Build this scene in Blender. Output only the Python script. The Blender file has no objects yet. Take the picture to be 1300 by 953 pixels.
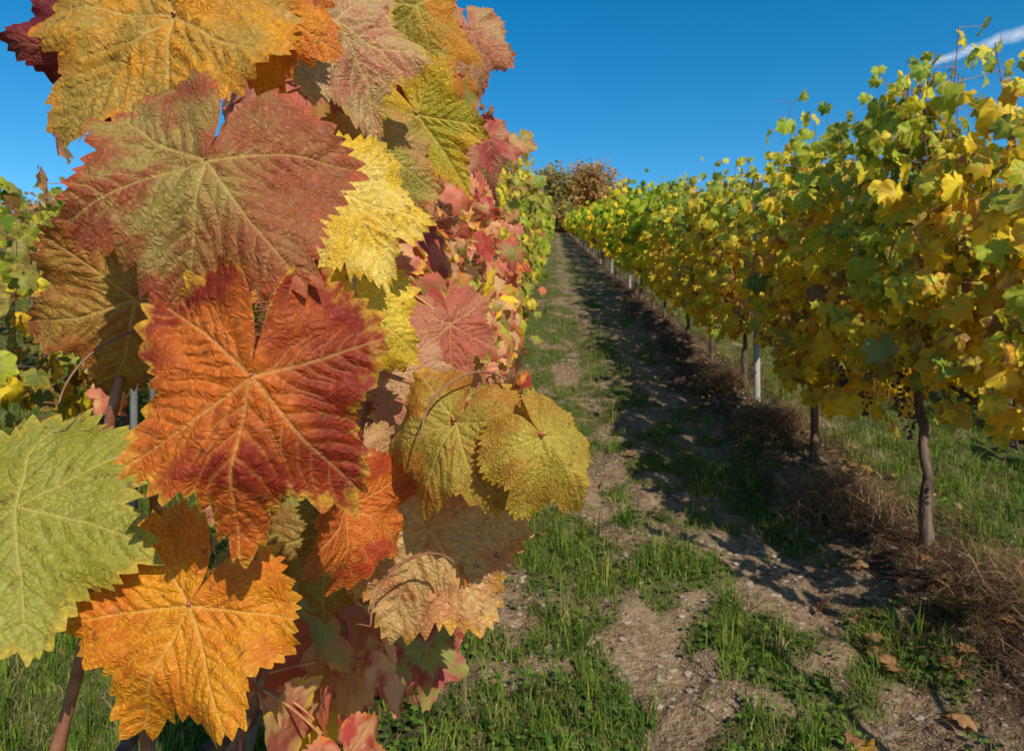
import bpy, math, numpy as np
from mathutils import Vector
R = np.random.default_rng(7)
scene = bpy.context.scene
K = 0.063            # rows drift slightly to the right while climbing the hill
SP = 2.15            # row spacing
SUN_EL, SUN_AZ = math.radians(39), math.radians(155)
S = np.array([math.sin(SUN_AZ)*math.cos(SUN_EL), math.cos(SUN_AZ)*math.cos(SUN_EL), math.sin(SUN_EL)])

# ------------------------------------------------------------------ helpers
def smooth(a, b, x):
    t = np.clip((x-a)/(b-a), 0, 1); return t*t*(3-2*t)
def hash2(i, j, seed):
    n = (i.astype(np.int64)*374761393 + j.astype(np.int64)*668265263 + seed*974711) & 0x7fffffff
    n = ((n ^ (n >> 13))*1274126177) & 0x7fffffff
    return ((n ^ (n >> 16)) & 0xffff)/65535.0
def vnoise(x, y, seed=0):
    x = np.asarray(x, float); y = np.asarray(y, float)
    i = np.floor(x); j = np.floor(y); u = x-i; v = y-j
    u = u*u*(3-2*u); v = v*v*(3-2*v)
    a = hash2(i, j, seed); b = hash2(i+1, j, seed); c = hash2(i, j+1, seed); d = hash2(i+1, j+1, seed)
    return (a*(1-u)+b*u)*(1-v)+(c*(1-u)+d*u)*v
def fbm(x, y, seed=0, o=4):
    s = 0; a = .5; t = 0
    for k in range(o):
        s = s+a*vnoise(x*2**k, y*2**k, seed+k*17); t += a; a *= .5
    return s/t
def norm(v):
    return v/np.maximum(np.linalg.norm(v, axis=-1, keepdims=True), 1e-9)
def G(y):            # smooth hill profile
    y = np.asarray(y, float)
    a, b = 85., 130.; s0, s1 = .174, -.1
    t = np.clip(y, a, b)-a
    z = s0*np.minimum(y, a)+s0*t+.5*(s1-s0)/(b-a)*t*t+s1*np.maximum(y-b, 0)
    return z
def ground_z(x, y):
    x = np.asarray(x, float); y = np.asarray(y, float)
    lat = x-K*y
    near = 1-smooth(10, 25, np.abs(y))
    z = G(y)+near*((fbm(x*1.3, y*1.3, 3)-.5)*.14+(fbm(x*7, y*7, 9, 3)-.5)*.085)
    z = z+near*.06*np.exp(-((lat-1.6)/.3)**2)
    z = z-near*.035*(np.exp(-((lat-.25)/.16)**2)+np.exp(-((lat-1.05)/.16)**2))
    return z

def mk(name, V, F, mat, attrs=None, parent=None, smooth_=True):
    me = bpy.data.meshes.new(name)
    V = np.ascontiguousarray(V, dtype=np.float32); F = np.ascontiguousarray(F, dtype=np.int32)
    k = F.shape[1]
    me.vertices.add(len(V)); me.vertices.foreach_set("co", V.ravel())
    me.loops.add(F.size); me.loops.foreach_set("vertex_index", F.ravel())
    me.polygons.add(len(F)); me.polygons.foreach_set("loop_start", np.arange(0, F.size, k, dtype=np.int32))
    me.polygons.foreach_set("use_smooth", np.full(len(F), smooth_, dtype=bool))
    me.update(calc_edges=True)
    for n, (typ, arr) in (attrs or {}).items():
        at = me.attributes.new(n, typ, 'POINT')
        at.data.foreach_set("color" if 'COLOR' in typ else "vector", np.ascontiguousarray(arr, dtype=np.float32).ravel())
    me.materials.append(mat)
    ob = bpy.data.objects.new(name, me); scene.collection.objects.link(ob)
    if parent: ob.parent = parent
    return ob
def empty(name):
    e = bpy.data.objects.new(name, None); scene.collection.objects.link(e); e.empty_display_size = .2; return e

def tubes(lines, sides=6):
    VV = []; FF = []; off = 0
    for P, r in lines:
        P = np.asarray(P, float); n = len(P); r = np.broadcast_to(np.asarray(r, float), (n,))
        T = norm(np.gradient(P, axis=0))
        ref = np.array([.31, .9, .2]) if abs(T[0][2]) > .6 else np.array([.1, .2, 1.])
        A = norm(np.cross(T, ref)); B = np.cross(T, A)
        a = np.linspace(0, 2*np.pi, sides, endpoint=False)
        V = P[:, None]+r[:, None, None]*(np.cos(a)[None, :, None]*A[:, None]+np.sin(a)[None, :, None]*B[:, None])
        VV.append(V.reshape(-1, 3))
        i = np.arange(n-1)[:, None]*sides; j = np.arange(sides)[None]; j2 = (j+1) % sides
        FF.append(np.stack([i+j, i+j2, i+sides+j2, i+sides+j], -1).reshape(-1, 4)+off)
        off += n*sides
    return np.concatenate(VV), np.concatenate(FF)
def sticks(P0, P1, r0, r1):
    n = len(P0); T = norm(P1-P0); A = norm(np.cross(T, np.array([.3, .5, .81]))); B = np.cross(T, A)
    a = np.array([0, 2.094, 4.189]); c = np.cos(a)[None, :, None]; s = np.sin(a)[None, :, None]
    r0 = np.broadcast_to(r0, (n,))[:, None, None]; r1 = np.broadcast_to(r1, (n,))[:, None, None]
    off = c*A[:, None]+s*B[:, None]
    V = np.concatenate([P0[:, None]+r0*off, P1[:, None]+r1*off], 1)
    f = np.array([[0, 1, 4, 3], [1, 2, 5, 4], [2, 0, 3, 5]])
    F = (f[None]+6*np.arange(n)[:, None, None]).reshape(-1, 4)
    return V.reshape(-1, 3), F
def curve3(a, b, c, n=9):
    t = np.linspace(0, 1, n)[:, None]; a, b, c = map(lambda q: np.asarray(q, float), (a, b, c))
    return (1-t)**2*a+2*t*(1-t)*b+t*t*c

# ------------------------------------------------------------------ materials
class NT:
    def __init__(s, mat):
        mat.use_nodes = True; s.t = mat.node_tree; s.t.nodes.clear()
        s.out = s.t.nodes.new('ShaderNodeOutputMaterial')
    def n(s, typ, **kw):
        nd = s.t.nodes.new('ShaderNode'+typ)
        for k, v in kw.items(): setattr(nd, k, v)
        return nd
    def l(s, a, b): s.t.links.new(a, b)
    def put(s, sock, v):
        if isinstance(v, bpy.types.NodeSocket): s.l(v, sock)
        elif isinstance(v, tuple) and len(v) == 3 and sock.type == 'RGBA': sock.default_value = (*v, 1)
        else: sock.default_value = v
    def math(s, op, a, b=0., c=None, clamp=False):
        nd = s.n('Math', operation=op, use_clamp=clamp); s.put(nd.inputs[0], a); s.put(nd.inputs[1], b)
        if c is not None: s.put(nd.inputs[2], c)
        return nd.outputs[0]
    def mix(s, f, a, b, blend='MIX'):
        nd = s.n('Mix', data_type='RGBA', blend_type=blend); s.put(nd.inputs[0], f); s.put(nd.inputs[6], a); s.put(nd.inputs[7], b)
        return nd.outputs[2]
    def mr(s, v, a, b, c=0., d=1., sm=True):
        nd = s.n('MapRange', interpolation_type='SMOOTHSTEP' if sm else 'LINEAR')
        for i, q in enumerate((v, a, b, c, d)): s.put(nd.inputs[i], q)
        return nd.outputs[0]
    def noise(s, vec, scale, detail=3., rough=.55, dist=0.):
        nd = s.n('TexNoise'); s.put(nd.inputs['Vector'], vec); nd.inputs['Scale'].default_value = scale
        nd.inputs['Detail'].default_value = detail; nd.inputs['Roughness'].default_value = rough; nd.inputs['Distortion'].default_value = dist
        return nd.outputs['Fac']
    def attr(s, name): return s.n('Attribute', attribute_name=name)
    def bump(s, h, strength, dist):
        nd = s.n('Bump'); s.put(nd.inputs['Height'], h); nd.inputs['Strength'].default_value = strength; nd.inputs['Distance'].default_value = dist
        return nd.outputs[0]
    def pbr(s, col, rough=.6, spec=.3, normal=None):
        nd = s.n('BsdfPrincipled'); s.put(nd.inputs['Base Color'], col); s.put(nd.inputs['Roughness'], rough)
        nd.inputs['Specular IOR Level'].default_value = spec
        if normal is not None: s.l(normal, nd.inputs['Normal'])
        return nd.outputs[0]
    def fin(s, sh): s.l(sh, s.out.inputs[0])
def newmat(n): 
    m = bpy.data.materials.new(n); return m, NT(m)

def leaf_material(name, fine):
    m, t = newmat(name)
    ca, cb, cc = t.attr('ca').outputs['Color'], t.attr('cb').outputs['Color'], t.attr('cc').outputs['Color']
    lf = t.attr('lf'); sep = t.n('SeparateColor'); t.l(lf.outputs['Color'], sep.inputs[0])
    vein, edge = sep.outputs[0], sep.outputs[1]; broad = lf.outputs['Alpha']
    lp = t.attr('lp').outputs['Vector']
    n1 = t.noise(lp, 1.7, 2 if fine else 1, .6, .3 if fine else 0); n2 = t.noise(lp, 6., 3 if fine else 1, .6)
    f = t.math('ADD', t.math('MULTIPLY', n1, 1.5), t.math('MULTIPLY', n2, .55))
    f = t.math('SUBTRACT', f, t.math('MULTIPLY', broad, .26)); f = t.math('ADD', f, t.math('MULTIPLY', edge, .16))
    c = t.mix(t.mr(f, .78, 1.22), ca, cb)
    rim = t.mr(t.math('ADD', edge, t.math('MULTIPLY', t.math('SUBTRACT', n2, .5), .6)), .88, 1.05)
    c = t.mix(t.math('MULTIPLY', rim, .78), c, cc)
    geo = t.n('NewGeometry')
    if fine:
        n3 = t.noise(lp, 26., 3, .65)
        c = t.mix(t.mr(n3, .35, .72, 0., .42), c, t.mix(.7, c, (.10, .035, .015)))
        spots = t.mr(t.noise(lp, 9., 3, .7), .60, .70, 0., .7)
        c = t.mix(spots, c, (.16, .065, .02))
        vo = t.n('TexVoronoi', feature='DISTANCE_TO_EDGE')
        vm = t.n('VectorMath', operation='MULTIPLY_ADD'); dn = t.n('TexNoise'); t.l(lp, dn.inputs['Vector']); dn.inputs['Scale'].default_value = 9; dn.inputs['Detail'].default_value = 2
        t.l(dn.outputs['Color'], vm.inputs[0]); vm.inputs[1].default_value = (.15, .15, 0); t.l(lp, vm.inputs[2])
        t.l(vm.outputs[0], vo.inputs['Vector']); vo.inputs['Scale'].default_value = 23
        dome = t.mr(vo.outputs['Distance'], 0., .36, 0., 1.)
        c = t.mix(t.mr(dome, 0., .30, .32, 0.), c, t.mix(.7, c, (.07, .025, .01)))
        vc = t.mix(.5, ca, (.66, .46, .15))
        c = t.mix(t.math('MULTIPLY', t.math('POWER', vein, 1.4), .72), c, vc)
        c = t.mix(t.math('MULTIPLY', geo.outputs['Backfacing'], .4), c, (.42, .34, .20))
        h = t.math('ADD', t.math('MULTIPLY', n3, .4), dome)
        bn = t.bump(h, .65, .0009)
        pb = t.pbr(c, t.mr(n3, .3, .7, .46, .62), .22, bn)
    else:
        c = t.mix(t.math('MULTIPLY', vein, .4), c, t.mix(.4, ca, (.7, .5, .15)))
        c = t.mix(t.math('MULTIPLY', geo.outputs['Backfacing'], .35), c, (.42, .38, .18))
        pb = t.pbr(c, .52, .3)
    tr = t.n('BsdfTranslucent'); t.l(t.mix(1., c, (1.25, 1.1, .5), 'MULTIPLY'), tr.inputs[0])
    ms = t.n('MixShader'); ms.inputs[0].default_value = .34 if fine else .42; t.l(pb, ms.inputs[1]); t.l(tr.outputs[0], ms.inputs[2])
    t.fin(ms.outputs[0]); return m
m_leaf = leaf_material('vine_leaf', True); m_leafm = leaf_material('vine_leaf_canopy', False)

def simple_leaf(name, trn=.35, rough=.55):
    m, t = newmat(name); c = t.attr('ca').outputs['Color']
    d = t.n('BsdfDiffuse'); t.l(c, d.inputs[0]); tr = t.n('BsdfTranslucent'); t.l(c, tr.inputs[0])
    ms = t.n('MixShader'); ms.inputs[0].default_value = trn; t.l(d.outputs[0], ms.inputs[1]); t.l(tr.outputs[0], ms.inputs[2])
    t.fin(ms.outputs[0]); return m
m_far = simple_leaf('foliage', .4); m_grass = simple_leaf('grass_blades', .25)
def noisy(name, a, b, scale, rough=.8, bs=.6, bd=.005, spec=.2, stretch=None):
    m, t = newmat(name); tc = t.n('TexCoord').outputs['Object']
    if stretch:
        mp = t.n('Mapping'); mp.inputs['Scale'].default_value = stretch; t.l(tc, mp.inputs[0]); tc = mp.outputs[0]
    n = t.noise(tc, scale, 4, .65); c = t.mix(t.mr(n, .3, .7), a, b)
    t.fin(t.pbr(c, rough, spec, t.bump(n, bs, bd))); return m
m_cane = noisy('cane_bark', (.16, .05, .03), (.28, .13, .06), 60, .5, .3, .001, .4)
m_pet = noisy('petiole', (.40, .08, .05), (.46, .24, .08), 40, .45, .2, .0005, .4)
m_trunk = noisy('vine_bark', (.06, .04, .028), (.20, .14, .10), 30, .9, 1., .012, .1, (1, 1, .18))
m_post = noisy('weathered_post', (.19, .175, .155), (.42, .39, .35), 14, .8, .5, .004, .2, (1, 1, .15))
m_wire = noisy('galvanised_wire', (.10, .10, .095), (.18, .18, .17), 20, .5, .1, .0005, .5)
m_grape = noisy('grape_skin', (.03, .012, .02), (.09, .04, .05), 40, .5, .2, .001, .4)
m_stone = noisy('stone', (.18, .13, .085), (.36, .28, .20), 9, .9, .6, .01, .2)
m_bark = noisy('tree_bark', (.05, .04, .03), (.13, .10, .08), 8, .9, .6, .03, .1)

# ------------------------------------------------------------------ leaf templates
CT = np.array([0, 6, 14, 22, 28, 36, 46, 54, 63, 72, 79, 86, 97, 110, 122, 134, 146, 158, 167, 174, 180.])
CR = np.array([1.0, .93, .80, .70, .70, .79, .92, .96, .86, .73, .67, .70, .78, .84, .79, .74, .70, .66, .55, .30, .05])
def leaf_template(na, nr, seed, cup=-.12, fold=.0, wave=.06, droop=.15, teeth=True, veins2=True, quilt=1., deep=1., wide=1.):
    r = np.random.default_rng(seed)
    th = np.linspace(-np.pi, np.pi, na, endpoint=False)
    j1 = 1+r.normal(0, .035, len(CT)); j2 = 1+r.normal(0, .035, len(CT)); j2[0] = j1[0]; j2[-1] = j1[-1]
    def prof(j):
        base = CR*j
        sm = np.interp(CT, [0, 54, 110, 180], [1, .95, .82, .6]); v = sm*(base/sm)**deep
        v[-1] = .05; v[-2] = min(v[-2], .4); return v
    ad = np.degrees(np.abs(th))
    base = np.where(th >= 0, np.interp(ad, CT, prof(j1)), np.interp(ad, CT, prof(j2)))
    R_ = base.copy()
    if teeth:
        bp = [-168.]
        while bp[-1] < 160: bp.append(bp[-1]+r.choice([r.uniform(3.4, 6), r.uniform(6, 11)]))
        bp.append(168.); bp = np.array(bp); wd_ = np.diff(bp, append=bp[-1]+6); amp = r.uniform(.75, 1.3, len(bp))*(.03+.0095*wd_); td = np.degrees(th)
        i = np.clip(np.searchsorted(bp, td)-1, 0, len(bp)-2)
        u = (td-bp[i])/(bp[i+1]-bp[i]); u = np.clip(u, 0, 1)
        sg = np.where(bp[i] > 0, 1-u, u)
        tri = np.where(sg < .6, (sg/.6)**.85, ((1-sg)/.4)**1.0)
        ok = (np.abs(td) < 168)
        R_ = base*(1+np.where(ok, amp[i]*(tri-.4), 0))
    tt = np.linspace(0, 1, nr+1)[1:]
    tt = tt**.9
    rr = tt[:, None]*(base[None]+(R_-base)[None]*smooth(.72, 1, tt)[:, None])
    X = (rr*np.sin(th)[None]*wide).ravel(); Y = (rr*np.cos(th)[None]).ravel()
    E = np.repeat(tt, na)
    X = np.concatenate([[0], X]); Y = np.concatenate([[0], Y]); E = np.concatenate([[0], E])
    P = np.stack([X, Y], 1)
    segs = []
    for a, L in ((0, 1.), (54, .93), (-54, .93), (112, .8), (-112, .8)):
        a += r.normal(0, 2.); ar = math.radians(a); d = np.array([math.sin(ar)*wide, math.cos(ar)])
        q = r.normal(0, .04); m = d*L*.5+np.array([d[1], -d[0]])*q
        segs += [((0, 0), m, .018, .012), (m, d*L, .012, .006)]
        if veins2:
            s = .14
            side = 1 if r.random() > .5 else -1
            while s < .9:
                o = m*(s/.5) if s < .5 else m+(d*L-m)*((s-.5)/.5)
                for sd in (1, -1):
                    so = s+(.04 if sd == side else 0)
                    b = math.radians(a+sd*r.uniform(38, 54)); l = .42*L*(1-so*.55)*r.uniform(.8, 1.15)
                    if abs(a) > 100: l *= .8
                    b2 = b-sd*.35; mm = o+np.array([math.sin(b), math.cos(b)])*l*.5; e = mm+np.array([math.sin(b2), math.cos(b2)])*l*.5
                    segs.append((o, mm, .010, .008)); segs.append((mm, e, .008, .005))
                s += r.uniform(.10, .16)
    v = np.zeros(len(P)); dm = np.full(len(P), 9.)
    for a, b, w0, w1 in segs:
        a = np.array(a, float); b = np.array(b, float); ab = b-a
        u = np.clip(((P-a)@ab)/(ab@ab), 0, 1); d = np.linalg.norm(P-a-u[:, None]*ab, axis=1)
        w = w0+(w1-w0)*u
        v = np.maximum(v, np.exp(-(d/w)**2)*(.5+.5*(w0 > .011))); dm = np.minimum(dm, d)
    broad = np.exp(-dm/.06)
    r2 = X*X+Y*Y; tha = np.arctan2(X, Y); ph = r.uniform(0, 6.28, 3)
    Z = cup*r2+fold*np.abs(X)-droop*np.clip(Y, 0, 9)**2.2
    Z += wave*r2*(np.sin(3*tha+ph[0])+.7*np.sin(5*tha+ph[1])+.5*E**4*np.sin(13*tha+ph[2]))
    Z += quilt*(.034*(1-np.exp(-(dm/.05)**2))*(1-.4*E)-.010*v+(fbm(X*9+50, Y*9+seed % 97, seed, 2)-.5)*.022+(fbm(X*2+50, Y*2, seed+5, 2)-.5)*.22)
    V = np.stack([X, Y, Z], 1)
    j = np.arange(na); j2 = (j+1) % na
    F = [np.stack([np.zeros(na, int), 1+j2, 1+j], 1)]
    for k in range(nr-1):
        a = 1+k*na; b = a+na
        F += [np.stack([a+j, a+j2, b+j2], 1), np.stack([a+j, b+j2, b+j], 1)]
    return V, np.concatenate(F), np.stack([v, E, broad], 1)

def instance_leaves(name, temps, P, T, N, Sz, CA, CB=None, CC=None, mat=None, parent=None, ids=None, grad=0.):
    n = len(P); T = norm(T); N = norm(N-(N*T).sum(1, keepdims=True)*T); X = np.cross(T, N)
    ids = R.integers(0, len(temps), n) if ids is None else ids
    VV = []; FF = []; A = {k: [] for k in ('ca', 'cb', 'cc', 'lf', 'lp')}; off = 0
    for k, (V, F, at) in enumerate(temps):
        s = np.where(ids == k)[0]
        if not len(s): continue
        nv = len(V)
        W = P[s][:, None]+Sz[s][:, None, None]*(V[None, :, 0:1]*X[s][:, None]+V[None, :, 1:2]*T[s][:, None]+V[None, :, 2:3]*N[s][:, None])
        VV.append(W.reshape(-1, 3)); FF.append((F[None]+off+nv*np.arange(len(s))[:, None, None]).reshape(-1, 3)); off += nv*len(s)
        def rep(C): return np.concatenate([np.repeat(C[s], nv, 0), np.ones((nv*len(s), 1))], 1)
        a_ = rep(CA)
        if grad:       # one half of the blade has turned further than the other
            wv = smooth(-.15, .35, -V[:, 0]+(fbm(V[:, 0]*5+9, V[:, 1]*5+9, 4, 3)-.5)*.6-.08)*grad
            a_[:, :3] = a_[:, :3]*(1-wv[:, None])+rep(CB)[:, :3]*wv[:, None]
        A['ca'].append(a_)
        if CB is not None:
            A['cb'].append(rep(CB)); A['cc'].append(rep(CC))
            sd = np.repeat(R.random(len(s)), nv); at_ = np.tile(at, (len(s), 1))
            A['lf'].append(np.stack([at_[:, 0], at_[:, 1], sd, at_[:, 2]], 1))
            A['lp'].append(np.concatenate([np.tile(V[:, :2], (len(s), 1)), sd[:, None]*60], 1))
    at = {'ca': ('FLOAT_COLOR', np.concatenate(A['ca']))}
    if CB is not None:
        for k in ('cb', 'cc', 'lf'): at[k] = ('FLOAT_COLOR', np.concatenate(A[k]))
        at['lp'] = ('FLOAT_VECTOR', np.concatenate(A['lp']))
    return mk(name, np.concatenate(VV), np.concatenate(FF), mat or m_leafm, at, parent)

TM = [leaf_template(110, 7, 100+i, cup=R.uniform(-.25, .1), fold=R.uniform(-.25, .3), wave=.09, droop=R.uniform(0, .35), wide=R.uniform(.9, 1.1)) for i in range(9)]
TL = [leaf_template(44, 3, 200+i, cup=R.uniform(-.3, .1), fold=R.uniform(-.3, .35), wave=.12, droop=R.uniform(0, .4), veins2=False) for i in range(9)]
def far_template(seed):
    r = np.random.default_rng(seed); a = np.radians([0, 26, 52, 82, 112, 150, 210, 248, 278, 308, 334]); q = np.array([1, .66, .95, .62, .82, .6, .6, .82, .62, .95, .66])*r.uniform(.9, 1.1, 11)
    X = q*np.sin(a); Y = q*np.cos(a); Z = r.uniform(-.4, .4)*np.abs(X)-.2*(X*X+Y*Y)+r.normal(0, .06, 11)
    V = np.concatenate([[[0, 0, 0.]], np.stack([X, Y, Z], 1)]); j = np.arange(11)
    return V, np.stack([np.zeros(11, int), 1+(j+1) % 11, 1+j], 1), np.zeros((12, 3))
TF = [far_template(i) for i in range(8)]

# ------------------------------------------------------------------ palettes (linear albedo)
def pick(pal, w, n):
    i = R.choice(len(pal), n, p=np.array(w)/sum(w)); return np.array(pal)[i]*R.uniform(.8, 1.15, (n, 1))*R.uniform(.93, 1.07, (n, 3))
GREEN = (.15, .24, .03); LIME = (.40, .47, .035); YEL = (.88, .63, .03); GOLD = (.78, .42, .025); BRN = (.30, .15, .04)
PINK = (.64, .18, .11); RED = (.44, .055, .035); ORG = (.68, .24, .03); PEACH = (.72, .38, .17); OLIVE = (.30, .27, .05); CRIM = (.26, .02, .03)

# ------------------------------------------------------------------ vineyard rows
def shoots(lat0, ya, yb, spm, nodes, hb, top, width, rng, poke=.25):
    ns = max(1, int((yb-ya)*spm)); sy = rng.uniform(ya, yb, ns)
    tp = top+(vnoise(sy*1.3, sy*0+lat0*3, 4)-.5)*.40+rng.normal(0, .08, ns)+np.where(rng.random(ns) < .16, rng.uniform(.05, poke, ns), 0)
    lowb = hb+(vnoise(sy*1.7, sy*0+lat0*5, 8)-.5)*.35+rng.uniform(-.05, .15, ns)
    q = np.linspace(0, 1, nodes)[None]+rng.uniform(-.02, .02, (ns, nodes))
    hh = lowb[:, None]+(tp-lowb)[:, None]*q
    lean = rng.normal(0, .08, (ns, 1)); ph = rng.uniform(0, 6.28, (ns, 2))
    ox = rng.normal(0, .05, (ns, 1))+lean*(hh-hb)*.6+.03*np.sin(hh*3+ph[:, :1])
    yy = sy[:, None]+rng.normal(0, .10, (ns, 1))*(hh-hb)+.03*np.sin(hh*4+ph[:, 1:])
    side = np.where((np.arange(nodes)[None]+rng.integers(0, 2, (ns, 1))) % 2 == 0, 1., -1.)
    flip = rng.random((ns, nodes)) < .25; side = np.where(flip, -side, side)
    bul = .55+.9*vnoise(yy*1.6, hh*1.6+lat0*7, 12)
    env = width*bul*(1-.66*smooth(.75, 1, q))*(.7+.3*smooth(0, .2, q))
    pet = side*env*rng.uniform(.15, 1, (ns, nodes))**.7
    base = np.stack([lat0+K*yy+ox, yy, G(yy)+hh], -1)
    jy = rng.normal(0, .05, (ns, nodes))
    P = base+np.stack([pet, jy, rng.uniform(-.03, .07, (ns, nodes))], -1)
    return base, P, side, hh, q
def orient(side, n, rng):
    o = np.zeros((n, 3)); o[:, 0] = side
    N = o*rng.uniform(.1, .9, (n, 1))+S*rng.uniform(.3, 1.2, (n, 1))+rng.normal(0, .30, (n, 3))
    T = np.array([0, 0, -1.])+o*.25+rng.normal(0, .42, (n, 3))
    return T, N
def col_right(h, y, n, pos):
    g = h/2.1+(vnoise(pos*2.1, h*2.3, 77)-.5)*.6+R.normal(0, .17, n)-.06*(1-smooth(3, 6, y))
    A = np.where((g > .64)[:, None], pick([LIME, GREEN, (.50, .52, .04), YEL], [5, 3.2, 4, 1.6], n), pick([YEL, GOLD, (.64, .58, .04), LIME, BRN, GREEN], [6.5, 2.2, 3, 1.8, .8, .6], n))
    B = np.where((g > .64)[:, None], pick([LIME, YEL, GREEN], [4, 1.5, 2.5], n), pick([GOLD, YEL, BRN, LIME], [2, 4, 1, 1.5], n))
    C = pick([YEL, GOLD, BRN], [4, 2, .8], n); return A, B, C
def col_neigh(h, y, n, pos):
    A, B, C = col_right(h, y, n, pos)
    k = (R.random(n) < .65)[:, None]; return np.where(k, pick([OLIVE, LIME, GREEN, ORG, BRN], [4, 2, 3, .6, 1.6], n), A)*.9, np.where(k, pick([OLIVE, LIME, BRN], [3, 1.5, 1.5], n), B)*.9, C
def col_left(h, y, n, pos):
    g = smooth(2.6, 6., y)+R.normal(0, .2, n)+(vnoise(pos*1.5, h*2, 5)-.5)*.5
    gg = (g > .6)[:, None]
    A = np.where(gg, pick([LIME, GREEN, OLIVE, (.46, .42, .05), PINK], [4, 2, 3, 3, 1.4], n), pick([PEACH, PINK, ORG, OLIVE, YEL, RED, LIME], [4, 3.4, 1.2, 1.6, 1.2, 1.2, .6], n))
    B = np.where(gg, pick([OLIVE, YEL, LIME, BRN], [3, 2, 2, 1], n), pick([PINK, RED, ORG, PEACH, OLIVE], [4, 2.2, 1.6, 3, 1], n))
    C = pick([RED, PINK, YEL, CRIM, ORG], [2, 2, 2, .7, 1.5], n); return A, B, C

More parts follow.
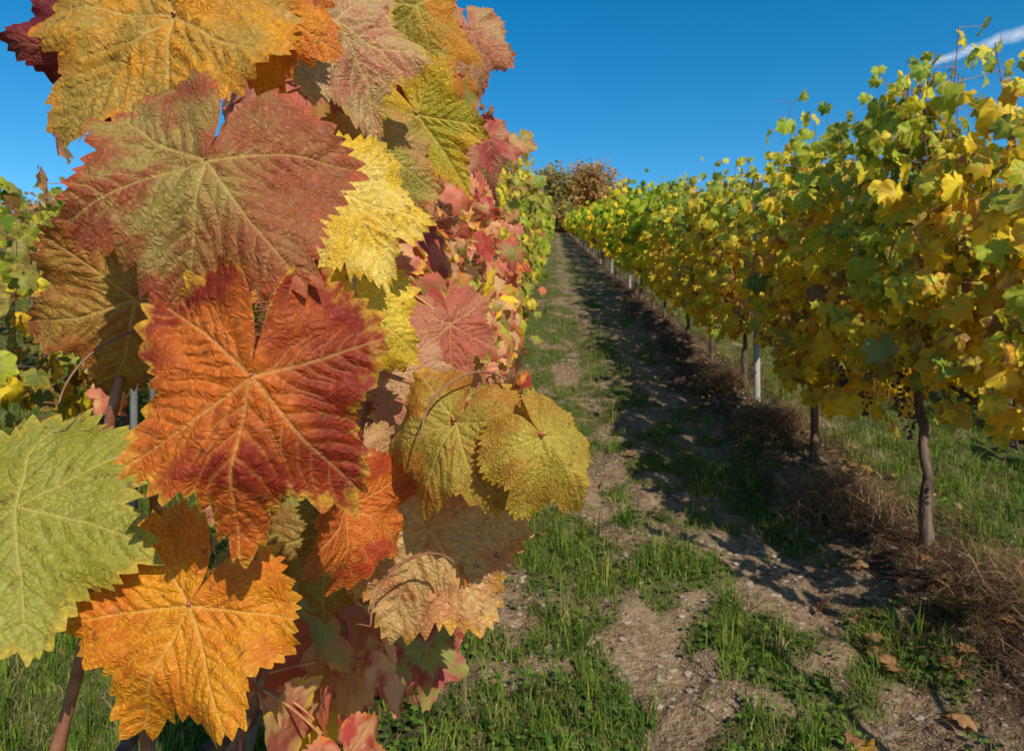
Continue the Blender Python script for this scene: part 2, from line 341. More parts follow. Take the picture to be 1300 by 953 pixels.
ICO_V = (lambda phi: norm(np.array([[-1, phi, 0], [1, phi, 0], [-1, -phi, 0], [1, -phi, 0], [0, -1, phi], [0, 1, phi], [0, -1, -phi], [0, 1, -phi], [phi, 0, -1], [phi, 0, 1], [-phi, 0, -1], [-phi, 0, 1]], float)))((1+5**.5)/2)
ICO_F = np.array([[0, 11, 5], [0, 5, 1], [0, 1, 7], [0, 7, 10], [0, 10, 11], [1, 5, 9], [5, 11, 4], [11, 10, 2], [10, 7, 6], [7, 1, 8], [3, 9, 4], [3, 4, 2], [3, 2, 6], [3, 6, 8], [3, 8, 9], [4, 9, 5], [2, 4, 11], [6, 2, 10], [8, 6, 7], [9, 8, 1]])
def build_row(k, segs, colfn, top, hb, width, ymin, ymax, trunks=None, posts=None, wires=True, full=True, poke=.25):
    lat0 = -.55+SP*k
    e = empty('vineyard_row'); rng = np.random.default_rng(500+k*13)
    st0, st1 = [], []; ps0, ps1 = [], []
    for (ya, yb, spm, nodes, size, lod) in segs:
        base, P, side, hh, q = shoots(lat0, ya, yb, spm, nodes, hb, top, width, rng, poke)
        if lod < 3 and ya < 10:
            st0.append(base[:, :-1].reshape(-1, 3)); st1.append(base[:, 1:].reshape(-1, 3))
            sel = P[..., 1] < 6
            ps0.append(base[sel]); ps1.append(P[sel])
        keep = rng.random(P.shape[:2]) < np.where(q > .85, .9, .98)
        Pf = P[keep]; sd = side[keep]; h = hh[keep]; qf = q[keep]; n = len(Pf)
        T, N = orient(sd, n, rng)
        sz = size*rng.uniform(.6, 1.25, n)*(1-.4*smooth(.8, 1, qf))
        A, B, C = colfn(h, Pf[:, 1], n, Pf[:, 1])
        if lod == 3: instance_leaves('foliage', TF, Pf, T, N, sz, A, mat=m_far, parent=e)
        else: instance_leaves('foliage', TM if lod == 1 else TL, Pf, T, N, sz, A, B, C, parent=e)
    if st0:
        V, F = sticks(np.concatenate(st0), np.concatenate(st1), .0026, .0022); mk('shoots', V, F, m_cane, parent=e)
        V, F = sticks(np.concatenate(ps0), np.concatenate(ps1), .0012, .0010); mk('petioles', V, F, m_pet, parent=e)
    L = []
    ys = list(trunks) if trunks is not None else []
    y = (ys[-1]+1.35) if ys else ymin
    while y < min(ymax, 45): ys.append(y); y += 1.35+rng.normal(0, .05)
    for y in ys:
        x = lat0+K*y; z0 = float(G(y))-.08; n = 14; tt = np.linspace(0, 1, n); hgt = .78+.08
        px = x+rng.normal(0, .02)+.03*np.sin(tt*rng.uniform(2, 5)+rng.uniform(0, 6))*tt+rng.normal(0, .006, n)
        py = y+.05*np.sin(tt*rng.uniform(2, 4)+rng.uniform(0, 6))*tt+rng.normal(0, .005, n)
        rad = (.028-.010*tt)*rng.uniform(.75, 1.15)*(1+rng.normal(0, .12, n)); rad[0] *= 1.4; rad[-1] *= 1.3
        L.append((np.stack([px, py, z0+tt*hgt], 1), rad))
        for sgn in (-1, 1):
            a = np.array([px[-1], py[-1], z0+hgt-.03]); d = .6
            b = a+np.array([K*d*.5*sgn, sgn*d*.4, .13]); c_ = np.array([lat0+K*(y+sgn*d), y+sgn*d, float(G(y+sgn*d))+.74])
            L.append((curve3(a, b, c_, 7), np.linspace(.013, .007, 7)))
    V, F = tubes(L, 8); mk('trunks', V, F, m_trunk, parent=e)
    ps = posts if posts is not None else np.arange(ymin, min(ymax, 70), 4.6)
    PL = []
    for y in ps:
        x = lat0+K*y; z = float(G(y)); tt = np.linspace(0, 1, 5); hgt = top-.08
        lean = rng.normal(0, .012, 2)
        PL.append((np.stack([x+lean[0]*tt*2, y+lean[1]*tt*2, z-.2+tt*(hgt+.2)], 1), np.full(5, .025)))
        PL.append((np.array([[x+lean[0]*2, y+lean[1]*2, z+hgt], [x+lean[0]*2, y+lean[1]*2, z+hgt+.004]]), np.array([.025, .0005])))
    V, F = tubes(PL, 10); mk('posts', V, F, m_post, parent=e)
    if wires:
        WL = []
        for hw in (.74, 1.15, 1.5, 1.8):
            if hw > top-.1: continue
            for o in ((0,) if hw == .74 else (-.04, .04)):
                yy = np.arange(ymin, min(ymax, 40), 1.5)
                WL.append((np.stack([lat0+o+K*yy, yy, G(yy)+hw], 1), .0010))
        V, F = tubes(WL, 4); mk('wires', V, F, m_wire, parent=e)
    if full:
        nb = 60; by = rng.uniform(2.6, 13, nb); VV = []; FF = []; off = 0
        for y in by:
            m = 26; tt = rng.random(m); rad = .034*(1-tt*.75)
            a = rng.uniform(0, 6.28, m)
            c0 = np.array([lat0+K*y+rng.uniform(-.22, .2), y, float(G(y))+rng.uniform(.62, .85)])
            cc_ = c0+np.stack([rad*np.cos(a), rad*np.sin(a), -tt*.11], 1)
            W = cc_[:, None]+ICO_V[None]*rng.uniform(.006, .009, (m, 1, 1)); VV.append(W.reshape(-1, 3))
            FF.append((ICO_F[None]+off+12*np.arange(m)[:, None, None]).reshape(-1, 3)); off += 12*m
        mk('grape_bunches', np.concatenate(VV), np.concatenate(FF), m_grape, parent=e)
    return e

build_row(1, [(1.6, 4.4, 21, 31, .068, 2), (4.4, 9, 15, 29, .072, 2), (9, 22, 11, 20, .10, 3), (22, 50, 6, 15, .16, 3), (50, 98, 4, 10, .24, 3)], col_right, 1.96, .64, .28, 1.6, 98,
          trunks=[1.75, 3.0, 4.15, 5.75, 6.95, 8.4], posts=[.8+4.6*i for i in range(16)], poke=.34)
build_row(0, [(1.15, 2.6, 17, 30, .060, 1), (2.6, 9, 14, 27, .066, 2), (9, 22, 10, 18, .095, 3), (22, 50, 6, 15, .15, 3), (50, 98, 4, 10, .24, 3)], col_left, 2.05, .42, .29, 1.1, 98,
          trunks=[1.25, 2.3, 3.5, 4.8], posts=[3.1+4.6*i for i in range(15)])
build_row(-1, [(1.5, 9, 14, 24, .08, 2), (9, 25, 8, 16, .12, 3), (25, 98, 4, 12, .22, 3)], col_neigh, 1.75, .55, .30, 1.5, 98, full=False, posts=[4.9+4.6*i for i in range(12)], wires=False)
build_row(2, [(1.0, 10, 8, 18, .09, 3), (10, 40, 4, 12, .16, 3), (40, 98, 2, 9, .27, 3)], col_right, 1.9, .62, .26, 1, 98, full=False)
for k in (-2, -3, 3):
    build_row(k, [(2.5, 14, 7, 16, .11, 3), (14, 45, 4, 12, .18, 3), (45, 98, 2.5, 8, .28, 3)], col_neigh, 1.85, .6, .26, 2.5, 98, wires=False, full=False)

# ------------------------------------------------------------------ foreground vine with large leaves
fg = empty('grapevine')
H = [ # pos, tip, normal, size, ca, cb, cc, params, half-blade gradient
 ((-.161, .36, 1.594), (-.24, -.3, -.95), (.08, -.93, .38), .086, (.42, .31, .08), (.38, .10, .04), (.56, .12, .04), dict(cup=-.10, wave=.08, droop=.40, fold=-.08, deep=.8, wide=1.07), .75),
 ((-.1315, .345, 1.4813), (-.10, -.12, -1), (.16, -.95, .28), .101, (.70, .17, .02), (.28, .025, .012), (.80, .46, .04), dict(cup=-.10, wave=.12, droop=.14, fold=-.26, deep=1.15, wide=.80), .9),
 ((-.296, .41, 1.398), (.93, -.2, -.22), (.12, -.8, .55), .088, (.38, .37, .06), (.34, .32, .035), (.66, .46, .05), dict(cup=-.1, wave=.10, droop=.1, deep=.8), 0),
 ((-.192, .405, 1.342), (-.45, -.2, -.85), (.05, -.85, .5), .084, (.84, .33, .015), (.76, .20, .015), (.80, .38, .02), dict(cup=-.1, wave=.12, droop=.1, deep=1.0, wide=.98), 0),
 ((-.254, .46, 1.527), (-.35, .1, -.95), (.25, -.8, -.15), .080, (.44, .25, .04), (.42, .14, .03), (.32, .10, .03), dict(cup=-.2, wave=.12, droop=.25, deep=.9), 0),
 ((-.214, .43, 1.705), (-.72, -.1, -.66), (.0, -.9, .35), .108, (.48, .30, .05), (.78, .33, .02), (.76, .24, .02), dict(cup=-.1, wave=.1, droop=.1, deep=.8), 0),
 ((-.165, .44, 1.722), (.12, -.1, -1), (.1, -.9, .35), .066, (.76, .28, .02), (.60, .13, .02), (.72, .22, .02), dict(cup=-.2, wave=.1, droop=.2), 0),
 ((-.122, .50, 1.606), (.45, -.15, -.85), (.3, -.85, .42), .076, (.92, .70, .16), (.90, .57, .05), (.80, .48, .03), dict(cup=-.1, wave=.14, droop=.15, wide=.85, deep=.8), 0),
 ((-.118, .52, 1.520), (.15, -.05, -1), (.55, -.75, .25), .068, (.88, .64, .07), (.86, .55, .04), (.76, .46, .03), dict(cup=-.15, wave=.12, droop=.2), 0),
 ((-.136, .52, 1.738), (.5, -.05, -.86), (.45, -.8, .3), .088, (.58, .38, .16), (.58, .21, .13), (.64, .46, .06), dict(cup=-.15, wave=.1, fold=.25, droop=.2, wide=.8), 0),
 ((-.088, .62, 1.800), (.42, 0, -.9), (.3, -.9, .2), .084, (.38, .32, .04), (.66, .26, .02), (.70, .25, .02), dict(cup=-.15, wave=.1, fold=-.2, droop=.2, wide=.8), .6),
 ((-.086, .62, 1.705), (.58, 0, -.8), (-.2, -.8, .5), .082, (.46, .40, .03), (.64, .40, .02), (.64, .27, .02), dict(cup=-.1, wave=.1, fold=.3, droop=.2, wide=.7), 0),
 ((-.042, .50, 1.440), (-.45, -.25, -.80), (-.15, -.75, .6), .068, (.46, .34, .05), (.50, .20, .03), (.66, .42, .04), dict(cup=-.35, wave=.14, droop=.30, deep=.8), 0),
 ((.022, .47, 1.434), (.62, -.2, -.72), (.15, -.8, .5), .053, (.56, .44, .06), (.54, .30, .04), (.70, .46, .04), dict(cup=-.45, wave=.18, fold=-.35, droop=.3, deep=.75), 0),
 ((.004, .495, 1.405), (.35, -.1, -.9), (.3, -.75, .2), .034, (.5, .4, .08), (.54, .30, .06), (.66, .44, .05), dict(cup=-.3, wave=.12, droop=.3, deep=.6), 0),
 ((-.068, .56, 1.345), (-.3, -.15, -.95), (.18, -.88, .42), .104, (.70, .43, .16), (.66, .28, .11), (.80, .42, .04), dict(cup=-.12, wave=.09, droop=.15, deep=.75, wide=.96), 0),
 ((-.152, .60, 1.330), (-.35, .05, -1), (-.1, -.85, -.05), .100, (.34, .33, .06), (.36, .17, .04), (.38, .14, .04), dict(cup=-.2, wave=.12, droop=.2), 0),
 ((-.124, .52, 1.372), (.1, -.1, -1), (.8, -.5, .2), .066, (.70, .18, .02), (.50, .07, .02), (.70, .22, .02), dict(cup=-.2, wave=.14, fold=.5, droop=.2), 0),
 ((-.098, .62, 1.470), (.45, -.1, -.6), (.1, -.85, .5), .056, (.68, .40, .20), (.62, .25, .15), (.66, .38, .1), dict(cup=-.15, wave=.12, droop=.2), 0),
 ((-.123, .56, 1.400), (.1, -.1, -1), (.3, -.85, .3), .050, (.68, .46, .22), (.66, .37, .16), (.7, .46, .1), dict(cup=-.1, wave=.1, droop=.1), 0),
 ((-.060, .66, 1.515), (.3, -.1, -.9), (.35, -.85, .3), .060, (.60, .22, .12), (.60, .15, .09), (.6, .34, .08), dict(cup=-.15, wave=.12, droop=.2), 0),
 ((-.290, .47, 1.705), (-.6, 0, -.8), (.2, -.8, .1), .060, (.30, .05, .04), (.18, .015, .03), (.2, .02, .03), dict(cup=-.2, wave=.15, droop=.2), 0),
 ((-.045, .74, 1.830), (.3, 0, -.9), (.3, -.85, .3), .060, (.60, .22, .13), (.60, .38, .15), (.6, .17, .08), dict(cup=-.15, wave=.12, droop=.2), 0),
 ((-.030, .80, 1.735), (.4, 0, -.9), (.4, -.85, .3), .050, (.54, .10, .09), (.60, .30, .16), (.6, .12, .08), dict(cup=-.15, wave=.16, droop=.2), 0),
 ((-.115, .58, 1.655), (.3, 0, -.9), (.4, -.8, .1), .070, (.40, .37, .06), (.55, .32, .1), (.6, .24, .05), dict(cup=-.15, wave=.12, droop=.2), 0),
 ((-.030, .60, 1.335), (.35, -.1, -.9), (.75, -.6, .2), .055, (.64, .15, .03), (.64, .24, .07), (.7, .3, .05), dict(cup=-.2, wave=.14, fold=.3, droop=.2), 0),
]
canes = [np.array([[-.34, .62, .86], [-.30, .56, 1.1], [-.262, .50, 1.35], [-.235, .48, 1.6], [-.20, .50, 1.85], [-.19, .52, 2.05]]),
         np.array([[-.40, .75, .88], [-.28, .72, 1.1], [-.19, .67, 1.3], [-.155, .63, 1.5], [-.14, .62, 1.72], [-.12, .64, 2.0]]),
         np.array([[-.36, .45, .88], [-.32, .47, 1.15], [-.28, .48, 1.45], [-.27, .50, 1.75], [-.28, .52, 2.0]]),
         np.array([[-.36, 1.0, .95], [-.26, .98, 1.15], [-.20, .95, 1.4], [-.20, .93, 1.75], [-.18, .95, 2.1]])]
def resample(P, n=60):
    t0 = np.linspace(0, 1, len(P)); t1 = np.linspace(0, 1, n); Q = np.stack([np.interp(t1, t0, P[:, i]) for i in range(3)], 1)
    for _ in range(8): Q[1:-1] = (Q[:-2]+Q[1:-1]*2+Q[2:])/4
    q = Q.copy(); q[:, 0] += .004*np.sin(t1*38); return q
CN = [resample(c_) for c_ in canes]; allc = np.concatenate(CN)
pets = []
def petiole(P, T, N):
    P = np.array(P, float); T = norm(np.array(T, float))
    tgt = allc[np.argmin(np.linalg.norm(allc-(P+np.array([0, .05, .03])), axis=1))]
    mid = P-T*.03-norm(np.array(N, float))*.012+(tgt-P)*.3
    pets.append((curve3(P, mid, tgt, 10), np.linspace(.0013, .0019, 10)))
for i, (p, tp, nn, sz, a, b, c_, pr, gr) in enumerate(H):
    na, nr = (720, 80) if i < 4 else ((500, 56) if sz > .06 else (320, 36))
    tm = leaf_template(na, nr, 900+i*7, **pr)
    instance_leaves('leaf', [tm], np.array([p]), np.array([tp], float), np.array([nn], float), np.array([sz]), np.array([a]), np.array([b]), np.array([c_]), mat=m_leaf, parent=fg, grad=gr)
    petiole(p, tp, nn)
rg = np.random.default_rng(31)
n = 260
P = np.stack([rg.uniform(-.36, -.08, n), rg.uniform(.66, 1.2, n), rg.uniform(1.0, 2.15, n)], 1)
P = P[(P[:, 0] > -.30*P[:, 1]/.62) | (P[:, 2] > 1.72)]
dd = np.array([np.min(np.linalg.norm(allc-p, axis=1)) for p in P]); P = P[dd < .15][:110]     # leaves grow next to a cane
n = len(P)
T, N = orient(np.full(n, .7), n, rg)
A, B, C = col_left(P[:, 2], P[:, 1]*0+1, n, P[:, 1])
instance_leaves('inner_leaves', TM, P, T, N, rg.uniform(.05, .08, n), A, B, C, parent=fg)
for i in range(n): petiole(P[i], T[i], N[i])
V, F = tubes(pets, 6); mk('petioles', V, F, m_pet, parent=fg)
cl = [(q, np.linspace(.0045, .003, len(q))*(1+.35*(np.arange(len(q)) % 9 == 0))) for q in CN]
tt = np.linspace(0, 1, 14)
cl2 = [(np.stack([-.51+.02*np.sin(tt*5), .62+.03*np.sin(tt*4), -.05+G(.62)+tt*.9], 1), .036-.012*tt),
       (curve3((-.51, .60, .93), (-.42, .7, 1.0), (-.36, 1.15, .92), 9), np.linspace(.016, .010, 9)),
       (curve3((-.51, .60, .93), (-.42, .5, 1.0), (-.37, .2, .86), 9), np.linspace(.016, .010, 9))]
V, F = tubes(cl, 8); mk('canes', V, F, m_cane, parent=fg)
V, F = tubes(cl2, 10); mk('trunk', V, F, m_trunk, parent=fg)
td = []
for p0 in ((-.235, .44, 1.50), (-.06, .52, 1.33), (-.02, .50, 1.47)):
    s = np.linspace(0, 1, 40); a = s*6.5
    rr = .016*(1-s*.6)
    td.append((np.stack([p0[0]-.06*s+rr*np.cos(a), p0[1]-.02*s+rr*.6*np.sin(a), p0[2]-.02*s+rr*np.sin(a)-.02*s], 1), np.linspace(.0011, .0005, 40)))
V, F = tubes(td, 6); mk('tendrils', V, F, m_cane, parent=fg)
sk = empty('metal_stake')
V, F = tubes([(np.array([[-.515, .93, .1], [-.515, .93, 1.6]]), .005), (np.array([[-.50, .95, .1], [-.50, .95, 1.6]]), .004)], 8); mk('rods', V, F, m_wire, parent=sk)

# ------------------------------------------------------------------ ground
def axis(lo, fa, fb, hi, st, gr=1.06):
    a = list(np.arange(fa, fb, st)); s = st
    while a[-1] < hi: s *= gr; a.append(a[-1]+s)
    b = []; s = st; v = fa
    while v > lo: s *= gr; v -= s; b.append(v)
    return np.array(b[::-1]+a)
gx = axis(-420, -2.0, 3.6, 420, .024, 1.05); gy = axis(-60, .8, 6.5, 420, .024, 1.03)
XX, YY = np.meshgrid(gx, gy); x = XX.ravel(); y = YY.ravel(); z = ground_z(x, y)
def masks(x, y):
    lat = x-K*y
    w = lat+(fbm(x*1.1, y*1.1, 41, 3)-.5)*.7
    u = np.abs(((lat+.55)/SP+.5) % 1-.5)*SP
    main = (lat > -.6) & (lat < 1.75)
    gmain = np.interp(w, [-.7, -.3, .10, .25, .45, .7, .95, 1.15, 1.3, 1.7, 1.95], [.80, .80, .76, .54, .74, .70, .52, .70, .46, .24, .9])
    g = np.where(main, gmain, .9)
    pn = .5*fbm(x*2.2, y*2.2, 51, 3)+.5*fbm(x*7, y*7, 57, 3); g2 = smooth(.0, .34, g-(pn*1.4)+.22)
    mulch = np.exp(-((w-1.55)/.36)**2)+.6*np.exp(-((w+.62)/.2)**2)
    mulch = np.clip(mulch+np.where(main, 0, .6*np.exp(-(u/.25)**2)), 0, 1)
    return g2, mulch
g2, mul = masks(x, y)
nx, ny = len(gx), len(gy)
i = np.arange(ny-1)[:, None]*nx; j = np.arange(nx-1)[None]
F = np.stack([i+j, i+j+1, i+nx+j+1, i+nx+j], -1).reshape(-1, 4)
m_g, t = newmat('soil_and_turf')
sp = t.n('SeparateColor'); t.l(t.attr('g').outputs['Color'], sp.inputs[0]); tc = t.n('TexCoord').outputs['Object']
a = t.noise(tc, 3., 5, .7); b = t.noise(tc, 28., 4, .7); d = t.noise(tc, 110., 2, .6)
soil = t.mix(t.mr(b, .3, .72), (.085, .048, .024), (.34, .225, .125)); soil = t.mix(t.mr(a, .35, .7, 0., .5), soil, (.40, .28, .165)); soil = t.mix(t.mr(d, .55, .75, 0., .5), soil, (.52, .39, .26))
turf = t.mix(t.mr(b, .3, .7), (.035, .05, .010), (.12, .14, .03)); turf = t.mix(t.mr(a, .45, .75, 0., .5), turf, (.20, .15, .055))
mu = t.mix(t.mr(b, .35, .7), (.028, .017, .010), (.12, .07, .038))
gm = t.math('ADD', sp.outputs[0], t.math('MULTIPLY', t.math('SUBTRACT', b, .5), .9))
c = t.mix(t.mr(gm, .35, .8, 0., .85), soil, turf); c = t.mix(t.mr(t.math('ADD', sp.outputs[1], t.math('MULTIPLY', t.math('SUBTRACT', a, .5), .6)), .3, .8, 0., .85), c, mu)
t.fin(t.pbr(c, .95, .1, t.bump(t.math('ADD', b, t.math('MULTIPLY', d, .3)), .9, .04)))
mk('ground', np.stack([x, y, z], 1), F, m_g, {'g': ('FLOAT_COLOR', np.stack([g2, mul, mul*0, mul*0+1], 1))})

# ------------------------------------------------------------------ grass
def blades(cx, cy, per, hmin, hmax, wid, pal, w, spread, name, mat, flat=0., hscale=None, lift=0.):
    n = len(cx); hs = np.ones(n) if hscale is None else hscale
    X = np.repeat(cx, per)+R.normal(0, 1, n*per)*np.repeat(hs, per)*spread; Y = np.repeat(cy, per)+R.normal(0, 1, n*per)*np.repeat(hs, per)*spread
    m = len(X); Z = ground_z(X, Y)+lift*R.random(m); sc = np.repeat(hs*R.uniform(.6, 1.25, n), per)
    h = R.uniform(hmin, hmax, m)*sc; az = R.uniform(0, 6.28, m); ln = np.abs(R.normal(.4, .35, m))+flat*R.uniform(1, 4, m)
    dr = np.stack([np.cos(az), np.sin(az), 0*az], 1); up = np.array([0, 0, 1.]); a2 = R.uniform(0, 6.28, m)
    wv = np.stack([np.cos(a2), np.sin(a2), 0*a2], 1)*(wid*np.repeat(np.sqrt(hs), per)*R.uniform(.6, 1.3, m))[:, None]
    B = np.stack([X, Y, Z-.004], 1); nrm = np.sqrt(1+ln**2)[:, None]
    M = B+(up*.55+dr*(ln*.3)[:, None])*h[:, None]/nrm*1.1; Tp = B+(up*(1-.12*ln)[:, None].clip(.15, 1)+dr*ln[:, None]*1.1)*h[:, None]/nrm
    V = np.stack([B-wv, B+wv, M-wv*.75, M+wv*.75, Tp], 1).reshape(-1, 3)
    f = np.array([[0, 1, 3], [0, 3, 2], [2, 3, 4]]); F = (f[None]+5*np.arange(m)[:, None, None]).reshape(-1, 3)
    C = np.repeat(pick(pal, w, n), per, 0)*R.uniform(.75, 1.2, (m, 1))
    C = np.concatenate([np.repeat(C, 5, 0), np.ones((5*m, 1))], 1)
    return mk(name, V, F, mat, {'ca': ('FLOAT_COLOR', C)}, smooth_=False)
GP = [(.07, .13, .018), (.14, .21, .025), (.24, .27, .045), (.34, .27, .11)]
n = 60000
y = .9*np.exp(R.random(n)*math.log(30/.9)); x = y*R.uniform(-.85, .85, n)
g, mulm = masks(x, y); k = (R.random(n) < g*(.25+.75*g)*(1-.6*mulm)*(.35+.65*smooth(.9, 3, y))); x, y = x[k], y[k]
hs = np.clip(.70+y*.07, .6, 2.2)*(.30+1.15*fbm(x*3, y*3, 88, 3))
blades(x, y, 6, .022, .095, .0021, GP, [4, 4, 2, 1.4], .028, 'grass', m_grass, hscale=hs)
n = 1500; y = 1.2*np.exp(R.random(n)*math.log(12/1.2)); x = y*R.uniform(-.8, .8, n); g, mulm = masks(x, y); k = R.random(n) < g*.6; x, y = x[k], y[k]
blades(x, y, 16, .08, .19, .0026, GP, [3, 5, 2, .4], .022, 'grass', m_grass)
n = 8000; y = 1.2*np.exp(R.random(n)*math.log(16/1.2)); x = 1.58+K*y+R.normal(0, .24, n)
k = R.random(n) < .15+.85*smooth(.44, .62, fbm(x*2.2, y*2.2, 61, 2)); x, y = x[k], y[k]
blades(x, y, 6, .05, .14, .0017, [(.14, .08, .04), (.24, .14, .07), (.07, .04, .025), (.40, .27, .14)], [4, 2.5, 4, .8], .035, 'straw_mulch', m_grass, flat=1.4, lift=.04)
n = 1500; y = R.uniform(1.1, 12, n); x = K*y+R.uniform(-.6, 1.3, n)
blades(x, y, 3, .05, .12, .0014, [(.30, .21, .11), (.42, .31, .18)], [1, 1], .04, 'straw_mulch', m_grass, flat=3., lift=.01)
for (hy, hl) in ((3.4, 1.42), (2.45, 1.75), (4.7, 1.5), (5.9, 1.5)):
    n = 330; y = hy+R.normal(0, .12, n); x = hl+K*y+R.normal(0, .11, n)
    blades(x, y, 7, .10, .26, .0018, [(.30, .18, .09), (.46, .31, .16), (.13, .07, .04)], [3, 2, 2], .03, 'straw_heap', m_grass, flat=.8, lift=.13)
n = 24000; y = 1.1*np.exp(R.random(n)*math.log(8/1.1)); x = y*R.uniform(-.5, .8, n); g, mulm = masks(x, y)
k = (R.random(n) < g)*(fbm(x*1.8, y*1.8, 71, 2) > .44); x, y = x[k], y[k]; n = len(x)
P = np.stack([x, y, ground_z(x, y)+R.uniform(.008, .05, n)], 1)
TT = R.normal(0, 1, (n, 3))*[1, 1, .25]; NN = R.normal(0, .3, (n, 3))+[0, 0, 1]
instance_leaves('weeds', TF, P, TT, NN, R.uniform(.006, .017, n), pick([(.06, .12, .02), (.12, .19, .03)], [1, 1], n), mat=m_grass)
n = 260; y = 1.5*np.exp(R.random(n)*math.log(14/1.5)); x = K*y+np.where(R.random(n) < .9, 1.55+R.normal(0, .28, n), R.uniform(-.6, 1.3, n))
P = np.stack([x, y, ground_z(x, y)+R.uniform(.015, .05, n)], 1); TT = R.normal(0, 1, (n, 3))*[1, 1, .2]; NN = R.normal(0, .35, (n, 3))+[0, 0, 1]
FP = [BRN, (.40, .20, .08), (.48, .30, .12), (.3, .1, .05), GOLD]
instance_leaves('fallen_leaves', TL, P, TT, NN, R.uniform(.025, .05, n), pick(FP, [3, 3, 2, 1, 1], n), pick(FP, [3, 3, 2, 1, 0], n), pick(FP, [3, 3, 2, 1, 0], n))
n = 9000; y = 1.1*np.exp(R.random(n)*math.log(10/1.1)); x = K*y+R.uniform(-.5, 2.2, n); g, mulm = masks(x, y); k = R.random(n) < (1-g); x, y = x[k], y[k]; n = len(x)
sz = .003+.014*R.random(n)**3
W = np.stack([x, y, ground_z(x, y)+sz*.1], 1)[:, None]+ICO_V[None]*sz[:, None, None]*R.uniform(.6, 1.3, (n, 12, 1))*np.array([1.2, 1, .7])
mk('soil_clods', W.reshape(-1, 3), (ICO_F[None]+12*np.arange(n)[:, None, None]).reshape(-1, 3), m_stone, smooth_=False)

# ------------------------------------------------------------------ trees on the crest
def tree(name, x, y, hgt, rad, pal, w, nl, ls, seed):
    r = np.random.default_rng(seed); e = empty(name); z = float(G(y))-.2; L = []
    top = np.array([x, y, z+hgt*.45]); L.append((curve3((x, y, z), (x+.2, y, z+hgt*.2), top, 8), np.linspace(.3, .18, 8)*hgt/8))
    tips = []
    for i in range(26):
        a = r.uniform(0, 6.28); el = r.uniform(-.35, 1.45); q = r.uniform(.75, 1.0)
        c0 = np.array([x, y, z+hgt*.42]); d = np.array([math.cos(a)*math.cos(el)*rad, math.sin(a)*math.cos(el)*rad, math.sin(el)*hgt*.56])*q
        s = np.array([x, y, z+hgt*r.uniform(.2, .45)]); en = c0+d
        L.append((curve3(s, s+(en-s)*.5+[0, 0, -.2], en, 7), np.linspace(.08, .015, 7)*hgt/8)); tips.append(en)
        for kx in range(3): tips.append(c0+d*r.uniform(.4, .9)+r.normal(0, .10*rad, 3))
    V, F = tubes(L, 6); mk('trunk_and_limbs', V, F, m_bark, parent=e)
    tips = np.array(tips); tips = tips[tips[:, 2] > z+.6]; k = r.integers(0, len(tips), nl)
    P = tips[k]+r.normal(0, 1, (nl, 3))*np.array([.13*rad, .13*rad, .085*hgt])
    P = P[P[:, 2] > z+.2]; m = len(P)
    C = pick(pal, w, m)*(.7+.6*vnoise(P[:, 0]*.9, P[:, 2]*.9, seed))[:, None]
    instance_leaves('crown', TF, P, r.normal(0, 1, (m, 3)), r.normal(0, 1, (m, 3))+S*2, r.uniform(.6, 1.2, m)*ls, C, mat=m_far, parent=e)
    return e
AB = [(.48, .25, .09), (.56, .27, .07), (.32, .22, .08), (.22, .23, .07)]
tree('autumn_tree', 11.9, 103, 11.6, 4.8, AB, [3, 3, 2, 1], 7500, .25, 1)
tree('autumn_tree', 6.2, 101, 10.2, 4.2, [(.28, .28, .08), (.36, .28, .08), (.46, .25, .08)], [3, 2, 1.5], 5500, .24, 2)
tree('autumn_tree', 16.2, 104, 9.0, 3.2, AB, [2, 3, 2, 1], 3200, .23, 3)
rr = np.random.default_rng(5)
def bushes(name, specs, per):
    Pt = []
    for bx, cy, hgt in specs:
        d = norm(rr.normal(0, 1, (per, 3)))*rr.uniform(.55, 1, (per, 1))**.5*(1+.25*rr.normal(0, 1, (per, 1)))
        Pt.append(np.array([bx, cy, float(G(cy))+hgt*.5])+d*np.array([hgt*.55, hgt*.5, hgt*.5]))
    Pt = np.concatenate(Pt); m = len(Pt)
    C = pick(AB, [3, 2, 2, 2], m)*(.5+.7*vnoise(Pt[:, 0]*.25, Pt[:, 2]*.3, 3))[:, None]
    instance_leaves(name, TF, Pt, rr.normal(0, 1, (m, 3)), rr.normal(0, 1, (m, 3))+S, rr.uniform(.25, .5, m), C, mat=m_far)
bushes('distant_trees', [(rr.uniform(-120, -30), 108+rr.uniform(-3, 4), rr.uniform(3.5, 7.5)) for q in range(44)], 380)
bushes('hedge', [(rr.uniform(2, 18), 101+rr.uniform(-2, 2), rr.uniform(2.4, 3.6)) for q in range(16)], 260)

# ------------------------------------------------------------------ contrail high in the sky
m_c, t = newmat('ice_cloud'); tc = t.n('TexCoord').outputs['Object']
nn = t.noise(tc, .02, 6, .6); at = t.attr('ca').outputs['Fac']
df = t.n('BsdfDiffuse'); df.inputs[0].default_value = (.85, .87, .9, 1); tp = t.n('BsdfTransparent')
ms = t.n('MixShader'); t.l(t.math('MULTIPLY', at, t.mr(nn, .25, .65, .2, .7)), ms.inputs[0]); t.l(tp.outputs[0], ms.inputs[1]); t.l(df.outputs[0], ms.inputs[2]); t.fin(ms.outputs[0])
nu, nv = 90, 13; u = np.linspace(0, 1, nu); v = np.linspace(-1, 1, nv); U, Vv = np.meshgrid(u, v, indexing='ij')
A0 = np.array([1180., 2000, 790]); A1 = np.array([1750., 2000, 990])
wd = 5+28*U**.6; off = (fbm(U*9, U*0, 91, 3)-.5)*14
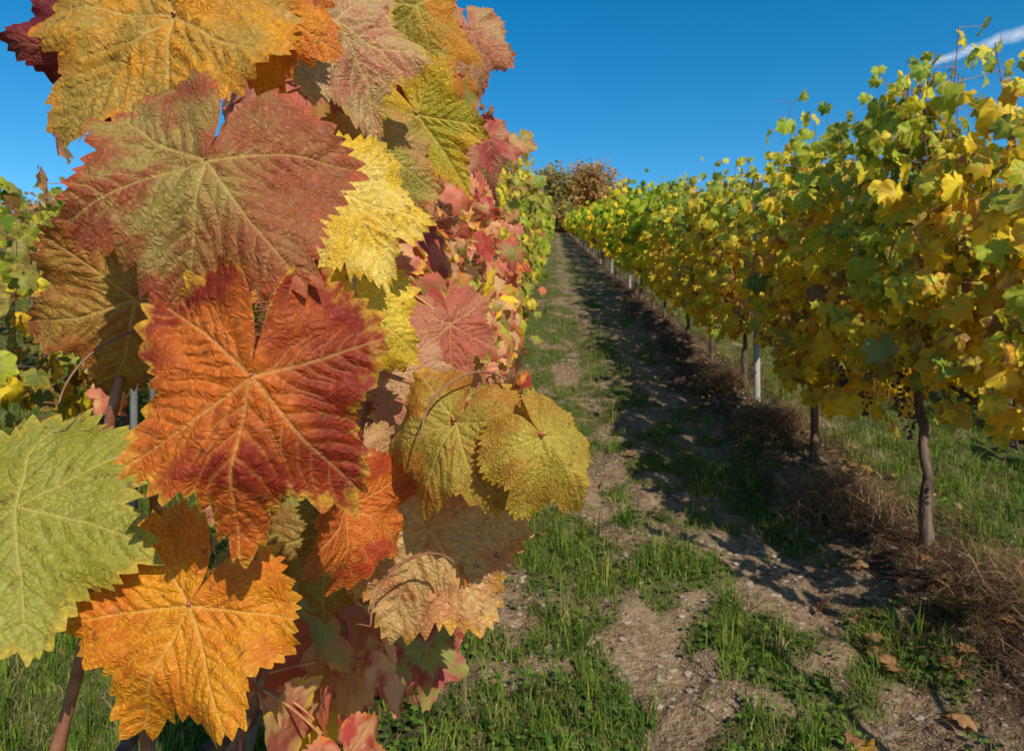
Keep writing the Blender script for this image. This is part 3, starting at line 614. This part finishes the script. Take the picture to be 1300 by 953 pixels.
pos = A0+(A1-A0)*U[..., None]+np.array([-.3, -.25, .92])*(Vv*wd+off)[..., None]
al = (1-np.abs(Vv)**1.3)*smooth(0, .15, U)*.9
i = np.arange(nu-1)[:, None]*nv; j = np.arange(nv-1)[None]
F = np.stack([i+j, i+j+1, i+nv+j+1, i+nv+j], -1).reshape(-1, 4)
al = al.ravel(); mk('contrail', pos.reshape(-1, 3), F, m_c, {'ca': ('FLOAT_COLOR', np.stack([al, al, al, al*0+1], 1))})

# ------------------------------------------------------------------ light, sky, camera
w = bpy.data.worlds.new("World"); scene.world = w; w.use_nodes = True; nt = w.node_tree
bg = nt.nodes['Background']; sky = nt.nodes.new('ShaderNodeTexSky'); sky.sky_type = 'NISHITA'; sky.sun_disc = False
sky.sun_elevation = SUN_EL; sky.sun_rotation = SUN_AZ; sky.altitude = 300; sky.air_density = 1.0; sky.dust_density = .3; sky.ozone_density = 4.0
hs_ = nt.nodes.new('ShaderNodeHueSaturation'); hs_.inputs['Saturation'].default_value = 1.38; hs_.inputs['Hue'].default_value = .490
nt.links.new(sky.outputs[0], hs_.inputs['Color']); nt.links.new(hs_.outputs[0], bg.inputs[0]); bg.inputs[1].default_value = .14
sl = bpy.data.lights.new('sun', 'SUN'); sl.energy = 5.0; sl.angle = math.radians(.5); sl.color = (1, .94, .84)
so = bpy.data.objects.new('sun', sl); so.rotation_euler = Vector(-S).to_track_quat('-Z', 'Y').to_euler(); so.location = (5, -10, 10); scene.collection.objects.link(so)
cam = bpy.data.cameras.new('camera'); co = bpy.data.objects.new('camera', cam); scene.collection.objects.link(co)
co.location = (0, 0, 1.5); co.rotation_euler = (math.pi/2, 0, 0); cam.lens = 24; cam.sensor_width = 36; cam.shift_y = -.035
cam.clip_start = .02; cam.clip_end = 6000
cam.dof.use_dof = True; cam.dof.focus_distance = .6; cam.dof.aperture_fstop = 18
scene.camera = co
scene.view_settings.view_transform = 'Standard'; scene.view_settings.look = 'None'; scene.view_settings.exposure = 0
